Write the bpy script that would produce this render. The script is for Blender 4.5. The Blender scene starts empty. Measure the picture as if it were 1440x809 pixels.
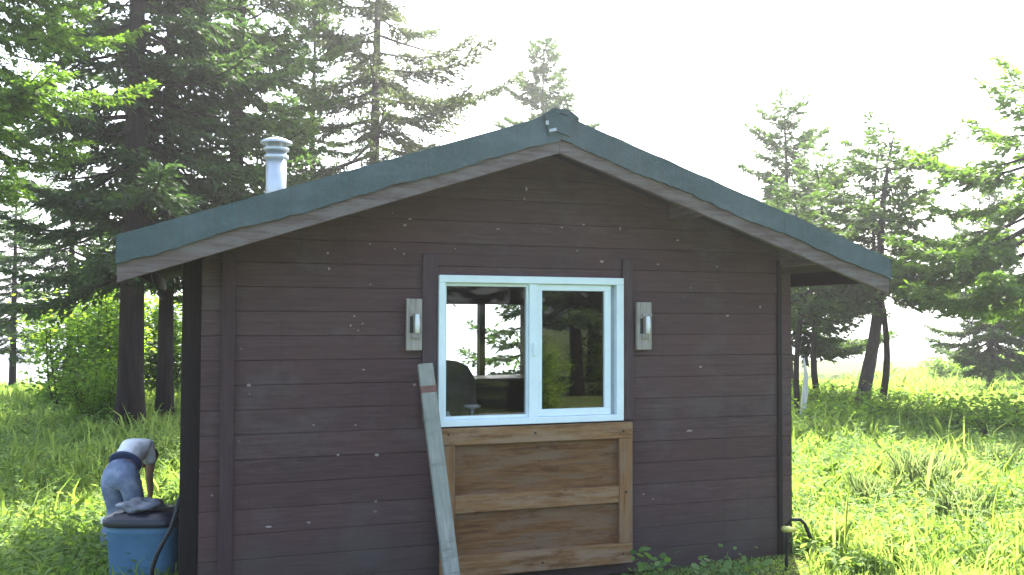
import bpy, math, random
import numpy as np
from mathutils import Vector, Matrix

random.seed(7)
SC = bpy.context.scene
COL = SC.collection
PI = math.pi

# ------------------------------------------------------------------ camera
CX, CY, CZ = -2.4501, -5.2702, 1.6299
YAW, PITCH, ROLL, F = 0.3247, 0.0316, 0.004, 1251.06
FWD = np.array([math.sin(YAW), math.cos(YAW)])
RGT = np.array([math.cos(YAW), -math.sin(YAW)])

def ray(px, py):
    u = (px - 720) / F; v = (404.5 - py) / F
    c, s = math.cos(ROLL), math.sin(ROLL)
    r, w = u * c - v * s, u * s + v * c
    fw = math.cos(PITCH) - w * math.sin(PITCH)
    up = math.sin(PITCH) + w * math.cos(PITCH)
    d = FWD * fw + RGT * r
    return Vector((d[0], d[1], up)), fw

def at_y(px, py, y):            # the point of the wall-parallel plane y that the photo shows at a pixel
    d, _ = ray(px, py)
    t = (y - CY) / d.y
    return Vector((CX + d.x * t, y, CZ + d.z * t))

def at_a(px, py, a):            # the point at distance a ahead of the camera
    d, fw = ray(px, py)
    t = a / fw
    return Vector((CX + d.x * t, CY + d.y * t, CZ + d.z * t))

def W(a, b, z=0.0):             # ahead / right / up to world
    p = np.array([CX, CY]) + FWD * a + RGT * b
    return Vector((p[0], p[1], z))

def sstep(x, lo, hi):
    t = np.clip((np.asarray(x, float) - lo) / (hi - lo), 0, 1)
    return t * t * (3 - 2 * t)

def ground_z(a, b):
    a = np.asarray(a, float); b = np.asarray(b, float)
    z = -0.045 * np.clip(a - 15, 0, 60)
    z = z - 0.16 * sstep(-b, 1.6, 3.2) * sstep(a, 4.0, 6.0) * (1 - sstep(a, 8, 12))
    z = z + 1.15 * np.exp(-(((a - 37) / 6.5) ** 2)) * sstep(b, 15.5, 23)
    shore = 22 + 8 * sstep(b, -11, 1) + 60 * sstep(b, 14.5, 22)
    z = z - 4.0 * sstep(a - shore, 0, 9)
    z = z + 0.035 * np.sin(a * 1.3 + b * 0.7) * np.sin(b * 1.1 - a * 0.4) + 0.02 * np.sin(a * 3.1) * np.sin(b * 2.7)
    return z

def gz(p):
    d = np.array([p[0] - CX, p[1] - CY])
    return float(ground_z(d @ FWD, d @ RGT))

# ------------------------------------------------------------------ helpers
def tag(o, label=None, cat=None, group=None, kind=None):
    if label: o['label'] = label
    if cat: o['category'] = cat
    if group: o['group'] = group
    if kind: o['kind'] = kind
    return o

def empty(name, loc=(0, 0, 0), parent=None):
    o = bpy.data.objects.new(name, None)
    COL.objects.link(o); o.location = loc; o.parent = parent
    o.empty_display_size = 0.2
    return o

class MB:
    def __init__(s): s.v = []; s.f = []
    def add(s, vs, fs):
        n = len(s.v); s.v += [tuple(v) for v in vs]; s.f += [tuple(i + n for i in f) for f in fs]
        return s
    def prism(s, pts, d0, d1, axis='y'):        # polygon (u,w) swept along an axis
        n = len(pts)
        def mk(u, w, d):
            return (u, d, w) if axis == 'y' else ((d, u, w) if axis == 'x' else (u, w, d))
        vs = [mk(u, w, d0) for u, w in pts] + [mk(u, w, d1) for u, w in pts]
        fs = [tuple(range(n)), tuple(range(2 * n - 1, n - 1, -1))] + [(i, i + n, (i + 1) % n + n, (i + 1) % n) for i in range(n)]
        return s.add(vs, fs)
    def box(s, x0, x1, y0, y1, z0, z1):
        return s.prism([(x0, z0), (x1, z0), (x1, z1), (x0, z1)], y0, y1)
    def obox(s, c, ax, ay, az):                 # oriented box: centre and three half axes
        c, ax, ay, az = map(Vector, (c, ax, ay, az))
        vs = [c + ax * i + ay * j + az * k for i in (-1, 1) for j in (-1, 1) for k in (-1, 1)]
        return s.add(vs, [(0, 1, 3, 2), (4, 6, 7, 5), (0, 4, 5, 1), (2, 3, 7, 6), (0, 2, 6, 4), (1, 5, 7, 3)])
    def tube(s, pts, rad, n=8, cap=True):
        pts = [Vector(p) for p in pts]
        if not hasattr(rad, '__len__'): rad = [rad] * len(pts)
        rings = []; ref = Vector((0.31, 0.22, 0.9)).normalized()
        for i, p in enumerate(pts):
            t = (pts[min(i + 1, len(pts) - 1)] - pts[max(i - 1, 0)])
            t = t.normalized() if t.length > 1e-9 else Vector((0, 0, 1))
            if abs(t.dot(ref)) > 0.97: ref = Vector((1, 0.1, 0))
            a = t.cross(ref).normalized(); b = t.cross(a)
            rings.append([p + (a * math.cos(2 * PI * k / n) + b * math.sin(2 * PI * k / n)) * rad[i] for k in range(n)])
        vs = [v for r in rings for v in r]
        fs = [(i * n + k, i * n + (k + 1) % n, (i + 1) * n + (k + 1) % n, (i + 1) * n + k) for i in range(len(pts) - 1) for k in range(n)]
        if cap: fs += [tuple(range(n))[::-1], tuple((len(pts) - 1) * n + k for k in range(n))]
        return s.add(vs, fs)
    def lathe(s, prof, c=(0, 0, 0), n=20):
        vs = []; fs = []
        for r, z in prof:
            vs += [(c[0] + r * math.cos(2 * PI * k / n), c[1] + r * math.sin(2 * PI * k / n), c[2] + z) for k in range(n)]
        m = len(prof)
        fs = [(i * n + k, i * n + (k + 1) % n, (i + 1) * n + (k + 1) % n, (i + 1) * n + k) for i in range(m - 1) for k in range(n)]
        if prof[0][0] > 0.002: fs.append(tuple(range(n))[::-1])
        if prof[-1][0] > 0.002: fs.append(tuple((m - 1) * n + k for k in range(n)))
        return s.add(vs, fs)
    def build(s, name, mat, parent=None, smooth=False, bevel=0, loc=None):
        me = bpy.data.meshes.new(name); me.from_pydata(s.v, [], s.f); me.validate(); me.update()
        if smooth: me.shade_smooth()
        me.materials.append(mat)
        o = bpy.data.objects.new(name, me); COL.objects.link(o); o.parent = parent
        if loc is not None: o.location = loc
        import bmesh
        bm = bmesh.new(); bm.from_mesh(me); bmesh.ops.recalc_face_normals(bm, faces=bm.faces); bm.to_mesh(me); bm.free()
        if bevel:
            m = o.modifiers.new('Bevel', 'BEVEL'); m.width = bevel; m.segments = 2; m.limit_method = 'ANGLE'
        return o

def np_mesh(name, verts, nper, mat, tri_sizes=None):
    """verts: (N, nper, 3), each row one polygon island"""
    N = len(verts)
    me = bpy.data.meshes.new(name)
    me.vertices.add(N * nper); me.vertices.foreach_set('co', verts.reshape(-1).astype(np.float32))
    me.loops.add(N * nper); me.loops.foreach_set('vertex_index', np.arange(N * nper, dtype=np.int32))
    me.polygons.add(N); me.polygons.foreach_set('loop_start', (np.arange(N) * nper).astype(np.int32))
    me.update(calc_edges=True); me.materials.append(mat)
    return me

def link_me(name, me, parent=None, loc=None):
    o = bpy.data.objects.new(name, me); COL.objects.link(o); o.parent = parent
    if loc is not None: o.location = loc
    return o

def children(o, cache={}):
    return [c for c in COL.objects if c.parent == o]

def copy_tree(root, loc, rz=0, sc=1.0):
    r = root.copy(); COL.objects.link(r); r.location = loc; r.rotation_euler = (0, 0, rz); r.scale = (sc,) * 3
    for ch in children(root):
        c = ch.copy(); COL.objects.link(c); c.parent = r
        for g in children(ch):
            d = g.copy(); COL.objects.link(d); d.parent = c
    return r

# ------------------------------------------------------------------ materials
class NT:
    def __init__(s, name):
        s.m = bpy.data.materials.new(name); s.m.use_nodes = True
        s.t = s.m.node_tree; s.t.nodes.clear()
        s.out = s.n('ShaderNodeOutputMaterial')
    def n(s, k, **kw):
        x = s.t.nodes.new(k)
        for a, b in kw.items(): setattr(x, a, b)
        return x
    def l(s, a, b): s.t.links.new(a, b)
    def ramp(s, fac, stops, interp='LINEAR'):
        r = s.n('ShaderNodeValToRGB'); r.color_ramp.interpolation = interp
        e = r.color_ramp.elements
        while len(e) < len(stops): e.new(0.5)
        for i, (p, c) in enumerate(stops):
            e[i].position = p; e[i].color = (*c, 1) if len(c) == 3 else c
        s.l(fac, r.inputs[0]); return r.outputs[0]
    def coords(s, scale=(1, 1, 1), kind='Object'):
        t = s.n('ShaderNodeTexCoord'); m = s.n('ShaderNodeMapping'); m.inputs['Scale'].default_value = scale
        s.l(t.outputs[kind], m.inputs[0]); return m.outputs[0]
    def noise(s, vec, scale, detail=4, rough=0.55, dist=0):
        x = s.n('ShaderNodeTexNoise'); x.inputs['Scale'].default_value = scale; x.inputs['Detail'].default_value = detail
        x.inputs['Roughness'].default_value = rough; x.inputs['Distortion'].default_value = dist
        s.l(vec, x.inputs['Vector']); return x.outputs[0]
    def mix(s, fac, a, b, mode='MIX'):
        x = s.n('ShaderNodeMix', data_type='RGBA', blend_type=mode)
        for v, i in ((fac, 0), (a, 6), (b, 7)):
            if isinstance(v, (int, float)): x.inputs[i].default_value = v
            elif isinstance(v, (tuple, list)): x.inputs[i].default_value = (*v, 1)
            else: s.l(v, x.inputs[i])
        return x.outputs[2]
    def bsdf(s, col, rough=0.8, bump=None, bs=0.3, metal=0, spec=0.3, bdist=0.01):
        b = s.n('ShaderNodeBsdfPrincipled')
        b.inputs['Roughness'].default_value = rough if isinstance(rough, (int, float)) else 0.5
        if not isinstance(rough, (int, float)): s.l(rough, b.inputs['Roughness'])
        b.inputs['Metallic'].default_value = metal; b.inputs['Specular IOR Level'].default_value = spec
        if isinstance(col, tuple): b.inputs['Base Color'].default_value = (*col, 1)
        else: s.l(col, b.inputs['Base Color'])
        if bump is not None:
            u = s.n('ShaderNodeBump'); u.inputs['Strength'].default_value = bs; u.inputs['Distance'].default_value = bdist
            s.l(bump, u.inputs['Height']); s.l(u.outputs[0], b.inputs['Normal'])
        s.l(b.outputs[0], s.out.inputs[0]); return b

def wood(name, dark, mid, light, axis='x', grain=9, rough=0.8, specks=0.0, bs=0.4, weather=None, boards=False, knots=False):
    t = NT(name)
    sc = {'x': (0.6, 9, 9), 'y': (9, .6, 9), 'z': (9, 9, .6)}[axis]
    v = t.coords(sc); vn = t.coords()
    g = t.noise(v, grain, 6, 0.65, 0.4)
    c = t.ramp(g, [(0.3, dark), (0.5, mid), (0.72, light)])
    big = t.noise(vn, 1.7, 4, 0.6)
    c = t.mix(t.ramp(big, [(0.35, (0, 0, 0)), (0.7, (.55, .55, .55))]), c, t.mix(0.5, c, light), 'MIX')
    if boards:
        geo = t.n('ShaderNodeNewGeometry')
        c = t.mix(1.0, c, t.ramp(geo.outputs['Random Per Island'], [(0, (.80, .78, .80)), (.5, (1, 1, 1)), (1, (1.0, 1.0, 1.0))]), 'MULTIPLY')
        pt = t.noise(t.coords((1, 1, 1.6)), 1.1, 4, .6)
        c = t.mix(t.ramp(pt, [(.40, (0, 0, 0)), (.66, (.65, .65, .65))]), c, (.080, .038, .037))
        pg = t.noise(t.coords((.8, 1, 1.2)), 2.1, 5, .7)
        c = t.mix(t.ramp(pg, [(.52, (0, 0, 0)), (.68, (.6, .6, .6))]), c, (.088, .074, .070))
        st = t.noise(t.coords((22, 22, 1.2)), 1.0, 4, .6)
        c = t.mix(t.ramp(st, [(.60, (0, 0, 0)), (.75, (.35, .35, .35))]), c, (.025, .017, .018))
        sx = t.n('ShaderNodeSeparateXYZ'); t.l(geo.outputs['Position'], sx.inputs[0])
        ad = t.n('ShaderNodeMath', operation='MULTIPLY_ADD'); t.l(big, ad.inputs[0]); ad.inputs[1].default_value = -.5; t.l(sx.outputs[2], ad.inputs[2])
        c = t.mix(t.ramp(ad.outputs[0], [(-0.0, (.4, .4, .4)), (.10, (0, 0, 0))]), c, (.055, .045, .040))
    if knots:
        vk = t.n('ShaderNodeTexVoronoi'); vk.inputs['Scale'].default_value = 4.2
        t.l(t.coords((1, 1, 1.9)), vk.inputs['Vector'])
        c = t.mix(t.ramp(vk.outputs['Distance'], [(.03, (.9, .9, .9)), (.10, (0, 0, 0))]), c, dark)
        nk = t.noise(t.coords((1.3, 9, 6)), 2.4, 6, .75)
        c = t.mix(t.ramp(nk, [(.52, (0, 0, 0)), (.62, (.7, .7, .7))]), c, dark)
    if weather:
        w = t.noise(t.coords({'x': (1, 5, 5), 'y': (5, 1, 5), 'z': (5, 5, 1)}[axis]), 3.1, 5, 0.7)
        c = t.mix(t.ramp(w, [(0.46, (0, 0, 0)), (0.6, (.85, .85, .85))]), c, weather)
    if specks:
        vo = t.n('ShaderNodeTexVoronoi'); vo.inputs['Scale'].default_value = 7.0
        t.l(t.coords((1, 1, 1.3)), vo.inputs['Vector'])
        sp = t.ramp(vo.outputs['Distance'], [(0.055, (1, 1, 1)), (0.085, (0, 0, 0))])
        gate = t.ramp(t.noise(t.coords(), 2.3, 3), [(0.50, (0, 0, 0)), (0.56, (specks,) * 3)])
        c = t.mix(t.mix(1.0, sp, gate, 'MULTIPLY'), c, (.30, .25, .25))
        # fine scuffs
        n2 = t.ramp(t.noise(t.coords((1, 1, 3)), 38, 3, .6), [(0.70, (0, 0, 0)), (0.76, (.6, .6, .6))])
        c = t.mix(n2, c, (.17, .14, .15))
    t.bsdf(c, rough, g, bs, spec=0.25, bdist=0.006)
    return t.m

def foliage(name, c0, c1, c2, trans=0.45, tcol=None, clump=1.2, rough=0.6):
    t = NT(name)
    geo = t.n('ShaderNodeNewGeometry')
    c = t.ramp(geo.outputs['Random Per Island'], [(0.0, c0), (0.5, c1), (1.0, c2)])
    n = t.noise(geo.outputs['Position'], clump, 3, 0.6)
    c = t.mix(t.ramp(n, [(0.35, (0, 0, 0)), (0.65, (.6, .6, .6))]), c, c2)
    d = t.n('ShaderNodeBsdfPrincipled'); d.inputs['Roughness'].default_value = rough; d.inputs['Specular IOR Level'].default_value = 0.25
    t.l(c, d.inputs['Base Color'])
    tr = t.n('ShaderNodeBsdfTranslucent')
    tc = t.mix(1.0, c, tcol or (1.6, 1.7, 0.7), 'MULTIPLY')
    t.l(tc, tr.inputs[0])
    m = t.n('ShaderNodeMixShader'); m.inputs[0].default_value = trans
    t.l(d.outputs[0], m.inputs[1]); t.l(tr.outputs[0], m.inputs[2]); t.l(m.outputs[0], t.out.inputs[0])
    return t.m

def plain(name, col, rough=0.6, metal=0, var=0.25, nscale=8, bs=0.15, spec=0.4):
    t = NT(name)
    n = t.noise(t.coords(), nscale, 5, 0.6)
    lo = tuple(x * (1 - var) for x in col); hi = tuple(min(1, x * (1 + var)) for x in col)
    t.bsdf(t.ramp(n, [(0.3, lo), (0.7, hi)]), rough, n, bs, metal, spec, 0.004)
    return t.m

M = {}
M['wall'] = wood('stained_logs', (.040, .022, .022), (.064, .037, .037), (.096, .062, .061), 'x', 8, 0.7, specks=.7, bs=.3, boards=True)
M['trimv'] = wood('stained_batten', (.034, .018, .020), (.048, .027, .030), (.066, .040, .043), 'z', 8, 0.75)
M['casing'] = wood('stained_casing', (.044, .027, .029), (.060, .038, .041), (.080, .055, .058), 'z', 8, 0.7)
M['dark'] = wood('dark_stain', (.010, .007, .007), (.016, .010, .010), (.022, .015, .014), 'z', 8, 0.8)
M['soffit'] = wood('roof_deck_boards', (.020, .012, .011), (.032, .020, .018), (.045, .030, .026), 'y', 7, 0.8)
M['barge'] = wood('barge_wood', (.060, .040, .036), (.098, .070, .064), (.15, .118, .108), 'x', 7, 0.8, weather=(.15, .13, .122))
M['purlin'] = wood('purlin_wood', (.05, .032, .028), (.085, .06, .052), (.13, .10, .09), 'y', 7, 0.8)
M['ply'] = wood('brown_plywood', (.06, .025, .009), (.13, .060, .021), (.19, .10, .040), 'x', 6, 0.75, weather=(.15, .095, .058), knots=True)
M['plyframe'] = wood('shutter_lumber', (.11, .050, .018), (.195, .098, .038), (.275, .16, .075), 'x', 7, 0.75, weather=(.24, .16, .10), knots=True)
M['plyframev'] = wood('shutter_lumber_upright', (.11, .048, .018), (.19, .093, .036), (.26, .148, .068), 'z', 7, 0.75, weather=(.20, .13, .08))
M['grey'] = wood('weathered_lumber', (.14, .14, .12), (.23, .235, .20), (.31, .31, .265), 'z', 7, 0.85, weather=(.19, .215, .18), knots=True)
M['greywood'] = wood('weathered_block', (.15, .13, .11), (.27, .245, .215), (.37, .34, .30), 'z', 9, 0.85)
M['redpaint'] = plain('red_paint_mark', (.15, .075, .06), 0.8)
M['white'] = plain('white_vinyl', (.66, .76, .79), 0.35, var=.06, spec=.5)
M['track'] = plain('window_track', (.33, .38, .40), 0.5, var=.1)
M['whitepl'] = plain('white_plastic', (.75, .75, .74), 0.4, var=.06)
M['black'] = plain('black_plastic', (.012, .013, .016), 0.45)
M['bark'] = wood('spruce_bark', (.012, .008, .008), (.024, .016, .016), (.045, .032, .03), 'z', 5, 0.95, bs=1.0)
M['barkr'] = wood('lichen_bark', (.024, .018, .017), (.05, .038, .035), (.10, .08, .072), 'z', 5, 0.95, bs=1.0)
M['palebark'] = wood('pale_dead_wood', (.35, .33, .28), (.5, .48, .42), (.62, .6, .54), 'z', 5, 0.9)
M['steel'] = plain('galvanised_steel', (.42, .44, .45), 0.42, metal=0.8, var=.10)
M['bin'] = plain('blue_plastic', (.07, .155, .26), 0.45, var=.15)
M['binlid'] = plain('dark_lid_plastic', (.009, .011, .02), 0.4, var=.2)
M['bag'] = plain('grey_plastic_bag', (.13, .14, .17), 0.35, var=.35, nscale=14, bs=.6)
M['rubber'] = plain('black_rubber', (.012, .012, .014), 0.6)
M['iron'] = plain('dark_iron', (.03, .03, .028), 0.6, metal=.5)
M['cushion'] = plain('dusty_pink_cushion', (.30, .22, .23), 0.9)
M['inwall'] = wood('interior_boards', (.05, .03, .028), (.08, .05, .045), (.11, .075, .065), 'x', 7, 0.8)
M['table'] = plain('dark_table_wood', (.03, .014, .014), 0.5)
M['skin'] = plain('skin', (.42, .24, .17), 0.55, var=.08)
M['hair'] = plain('brown_hair', (.035, .022, .015), 0.7)
M['floor'] = wood('floor_boards', (.05, .03, .02), (.09, .06, .04), (.13, .09, .06), 'y', 5, .7)

def roofing():
    t = NT('green_roll_roofing'); v = t.coords()
    g = t.noise(v, 90, 3, .7); big = t.noise(t.coords((1, 1, 2)), 2.2, 5, .65)
    c = t.ramp(big, [(0.3, (.020, .038, .038)), (0.5, (.038, .063, .062)), (0.72, (.080, .105, .115))])
    c = t.mix(t.ramp(g, [(0.35, (0, 0, 0)), (0.7, (.5, .5, .5))]), c, (.075, .12, .115))
    stv = t.noise(t.coords((14, 14, 1.5)), 1.6, 5, .7)
    c = t.mix(t.ramp(stv, [(.5, (0, 0, 0)), (.68, (.55, .55, .55))]), c, (.05, .055, .05))
    mo = t.noise(v, 22, 4, .8)
    c = t.mix(t.ramp(mo, [(0.62, (0, 0, 0)), (0.70, (.45, .45, .45))]), c, (.11, .13, .12))
    t.bsdf(c, .7, g, .5, spec=.35, bdist=.004); return t.m
M['roof'] = roofing()

def jeans():
    t = NT('faded_denim'); v = t.coords()
    n = t.noise(v, 9, 4, .6)
    c = t.ramp(n, [(0.35, (.12, .15, .22)), (0.52, (.17, .21, .30)), (0.72, (.30, .34, .42))])
    t.bsdf(c, .9, n, .6, spec=.1, bdist=.02); return t.m
def shirt():
    t = NT('white_cotton'); n = t.noise(t.coords(), 7, 3, .5)
    t.bsdf(t.ramp(n, [(0.3, (.62, .63, .65)), (0.7, (.78, .78, .78))]), .9, n, .8, spec=.1, bdist=.03); return t.m
M['jeans'] = jeans(); M['shirt'] = shirt()

def glass(name, tint, base):
    t = NT(name)
    lw = t.n('ShaderNodeFresnel'); lw.inputs[0].default_value = 1.5
    mm = t.n('ShaderNodeMath', operation='MULTIPLY_ADD'); t.l(lw.outputs[0], mm.inputs[0]); mm.inputs[1].default_value = .8; mm.inputs[2].default_value = base
    tr = t.n('ShaderNodeBsdfTransparent'); tr.inputs[0].default_value = (*tint, 1)
    gl = t.n('ShaderNodeBsdfGlossy'); gl.inputs['Roughness'].default_value = 0.015
    m = t.n('ShaderNodeMixShader'); t.l(mm.outputs[0], m.inputs[0]); t.l(tr.outputs[0], m.inputs[1]); t.l(gl.outputs[0], m.inputs[2])
    t.l(m.outputs[0], t.out.inputs[0]); return t.m
M['glass'] = glass('window_glass', (.93, .95, .95), 0.0)
M['glassdark'] = glass('screened_glass', (.22, .23, .26), 0.085)

# foliage
M['spruce'] = foliage('spruce_needles', (.022, .046, .026), (.036, .072, .034), (.060, .105, .042), .42)
M['spruce_far'] = foliage('spruce_needles_pale', (.04, .058, .036), (.058, .08, .046), (.085, .11, .06), .35)
M['spruce_lit'] = foliage('young_lit_needles', (.05, .10, .022), (.08, .15, .028), (.12, .20, .035), .5)  # fresh growth, with sunlight on it put into the lighter green
M['spruce_mid'] = foliage('coast_spruce_needles', (.026, .055, .022), (.048, .090, .030), (.08, .13, .04), .42)
M['alder'] = foliage('alder_leaves', (.07, .14, .02), (.13, .22, .03), (.20, .30, .05), .6, clump=2)
M['weed'] = foliage('weed_leaves', (.045, .10, .03), (.08, .15, .04), (.13, .20, .07), .45, clump=2)
M['grass'] = foliage('meadow_grass', (.10, .17, .03), (.19, .26, .05), (.34, .38, .15), .5, clump=.9, tcol=(1.45, 1.7, .8))
M['herb'] = foliage('meadow_herbs', (.055, .12, .03), (.12, .20, .05), (.24, .31, .12), .5, clump=.9, tcol=(1.5, 1.7, .7), rough=.85)

# ------------------------------------------------------------------ terrain, water, far shore
def terrain():
    xs = np.concatenate([np.linspace(-70, 3, 30)[:-1], np.linspace(3, 60, 190), np.linspace(60, 110, 14)[1:]])
    ys = np.concatenate([np.linspace(-110, -34, 16)[:-1], np.linspace(-34, 44, 210), np.linspace(44, 150, 16)[1:]])
    A, B = np.meshgrid(xs, ys, indexing='ij')
    Z = ground_z(A, B)
    X = CX + FWD[0] * A + RGT[0] * B; Y = CY + FWD[1] * A + RGT[1] * B
    V = np.stack([X, Y, Z], -1).reshape(-1, 3)
    n, m = A.shape
    idx = np.arange(n * m).reshape(n, m)
    Fc = np.stack([idx[:-1, :-1], idx[1:, :-1], idx[1:, 1:], idx[:-1, 1:]], -1).reshape(-1, 4)
    me = bpy.data.meshes.new('ground'); me.from_pydata(V.tolist(), [], Fc.tolist()); me.update(); me.shade_smooth()
    import bmesh
    bm = bmesh.new(); bm.from_mesh(me); bmesh.ops.recalc_face_normals(bm, faces=bm.faces)
    if sum(f.normal.z for f in list(bm.faces)[:50]) < 0: bmesh.ops.reverse_faces(bm, faces=bm.faces)
    bm.to_mesh(me); bm.free()
    t = NT('meadow_soil'); v = t.coords()
    n1 = t.noise(v, 1.1, 5, .65); n2 = t.noise(v, 9, 5, .7)
    c = t.ramp(n1, [(0.3, (.035, .055, .016)), (0.5, (.07, .10, .025)), (0.7, (.13, .15, .05))])
    c = t.mix(t.ramp(n2, [(0.5, (0, 0, 0)), (0.7, (.7, .7, .7))]), c, (.06, .045, .03))
    t.bsdf(c, .95, n2, 1.0, spec=.1, bdist=.08)
    me.materials.append(t.m)
    o = link_me('ground', me); tag(o, 'grassy ground sloping gently down to the water', 'ground', kind='structure')
terrain()

def water():
    t = NT('bay_water'); n = t.noise(t.coords((1, 1, 1)), .9, 6, .65)
    b = t.bsdf((.05, .07, .08), .16, n, .55, spec=.6, bdist=.35)
    m = MB(); s = 2500
    m.add([(-s, -300, 0), (s, -300, 0), (s, 4000, 0), (-s, 4000, 0)], [(0, 1, 2, 3)])
    o = m.build('water', t.m, loc=(0, 0, -3.4)); tag(o, 'bright water of the bay beyond the meadow', 'water', kind='structure')
water()

def hills():
    t = NT('far_forest'); n = t.noise(t.coords(), .05, 5, .7)
    t.bsdf(t.ramp(n, [(.3, (.05, .075, .07)), (.7, (.09, .12, .10))]), .95, n, .5, spec=.05)
    rng = random.Random(3)
    vs = []; N = 150
    for i in range(N):
        ang = -1.15 + 2.3 * i / (N - 1)
        d = 620 + 120 * math.sin(ang * 3)
        h = 7 + 5 * math.sin(ang * 5 + 1) + 4 * math.sin(ang * 13) + rng.uniform(0, 2.4)
        for rr, hh in ((0, 0), (25, .55), (110, 1.0), (300, 0)):
            p = W((d + rr) * math.cos(ang), (d + rr) * math.sin(ang))
            vs.append((p.x, p.y, -5 + (h + 5) * hh))
    fs = [(i * 4 + k, i * 4 + k + 1, i * 4 + 5 + k, i * 4 + 4 + k) for i in range(N - 1) for k in range(3)]
    m = MB(); m.add(vs, fs); o = m.build('hills', t.m)
    tag(o, 'low wooded hills on the far shore', 'hills', kind='structure')
hills()

# ------------------------------------------------------------------ the cabin
XL, XR, GL, GR = -2.507, 1.381, -2.362, 1.273
XRD, HW, ZE, ZP = -0.5386, 2.3702, 2.0111, 2.8068
SL = (ZP - ZE) / HW
YF, YB = -0.45, 3.9          # roof front and back
YW = 3.45                    # inner face of the back wall is near here
WX0, WX1, WZ0, WZ1 = -1.150, 0.070, 0.961, 1.871
PB, ZB0 = 0.14, 1.5098 - 11 * 0.14
cabin = empty('cabin', (-0.54, 1.6, 0))
tag(cabin, 'dark brown log cabin with a green roof and white sliding window', 'cabin')
CO = Vector((-0.54, 1.6, 0))
def cb(mb, name, mat, parent=None, **kw):       # build in world coordinates under the cabin (or a part of it)
    o = mb.build(name, mat, **kw); o.parent = parent or cabin
    o.location = -CO if (parent is None) else (0, 0, 0)
    return o
def cpart(name):
    e = empty(name); e.parent = cabin; e.location = -CO; return e

def zroof(x, off): return ZP - off - SL * abs(x - XRD)

def log_wall(y0, y1, hole, top_off=0.115, outer=-1):
    """boards with bevelled edges, all the same pitch; hole = (x0,x1,z0,z1)"""
    m = MB(); c = 0.0034; jr = random.Random(5)
    k = 0
    while True:
        zb = ZB0 + k * PB; zt = zb + PB; k += 1
        if zb > ZP - top_off - 0.02: break
        zt2 = min(zt, ZP - top_off - 0.004)
        def xl(z): return max(XL, XRD - (ZP - top_off - z) / SL)
        def xr(z): return min(XR, XRD + (ZP - top_off - z) / SL)
        def piece(xa, xb, xa2, xb2, za, zc):
            j = jr.uniform(-.0015, .0015)
            yo = (y0 if outer < 0 else y1) + j; yi = y1 if outer < 0 else y0
            s = 1 if outer < 0 else -1
            zm = (za + zc) / 2 + .004
            prof = [(yo + s * c, za), (yo, za + c), (yo, zm - .0025), (yo + s * .0012, zm), (yo, zm + .0025), (yo, zc - c), (yo + s * c, zc), (yi, zc), (yi, za)]
            if zc - za < .03: prof = prof[:2] + prof[5:]
            L = []; R = []
            for (y, z) in prof:
                t = (z - za) / max(1e-6, zc - za)
                L.append((xa + (xa2 - xa) * t, y, z)); R.append((xb + (xb2 - xb) * t, y, z))
            n = len(prof)
            m.add(L + R, [tuple(range(n)), tuple(range(2 * n - 1, n - 1, -1))] + [(i, i + n, (i + 1) % n + n, (i + 1) % n) for i in range(n)])
        spans = []
        if hole and zt2 > hole[2] and zb < hole[3]:
            a0, a1 = xl(zb), xl(zt2); b0, b1 = xr(zb), xr(zt2)
            piece(a0, hole[0], a1, hole[0], zb, zt2 - .001); piece(hole[1], b0, hole[1], b1, zb, zt2 - .001)
            if zb < hole[2] - .012: piece(hole[0], hole[1], hole[0], hole[1], zb, hole[2])
            if zt2 > hole[3] + .012: piece(hole[0], hole[1], hole[0], hole[1], hole[3], zt2 - .001)
        else:
            piece(xl(zb), xr(zb), xl(zt2), xr(zt2), zb, zt2 - .001)
    return m

cb(log_wall(0.0, 0.09, (WX0, WX1, WZ0, WZ1)), 'front_wall', M['wall'])
# back wall with its own window
rw0 = at_y(578, 440, YW); rw1 = at_y(742, 537, YW)
RH = (rw0.x, rw1.x, rw1.z - .045, at_y(660, 428, YW).z + .05)
print('RH', RH)
cb(log_wall(YW, YW + .09, RH, outer=1), 'back_wall', M['inwall'])
for x0, x1 in ((GL - .045, GL + .045), (GR - .045, GR + .045)):
    m = MB()
    zz = ZB0
    while zz < ZE - .02:
        m.box(x0, x1, .095, YW - .005, zz, min(zz + PB - .003, 2.03)); zz += PB
    cb(m, 'side_wall', M['wall'], bevel=.005)
m = MB(); m.box(GL + .05, GR - .05, .1, YW - .01, -.02, .06); cb(m, 'floor', M['floor'])
# corner battens over the wall joints
m = MB(); m.box(GL - .04, GL + .035, -.024, -.002, -.03, 2.02); cb(m, 'corner_trim', M['trimv'], bevel=.003)
m = MB(); m.box(GR - .012, GR + .022, -.016, -.002, -.03, 2.02); cb(m, 'corner_trim', M['dark'], bevel=.003)
# dark boards standing proud beyond the corners
m = MB(); m.box(XL - .105, XL + .02, .098, .32, -.05, 2.0); cb(m, 'corner_board', M['dark'], bevel=.004)
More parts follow.
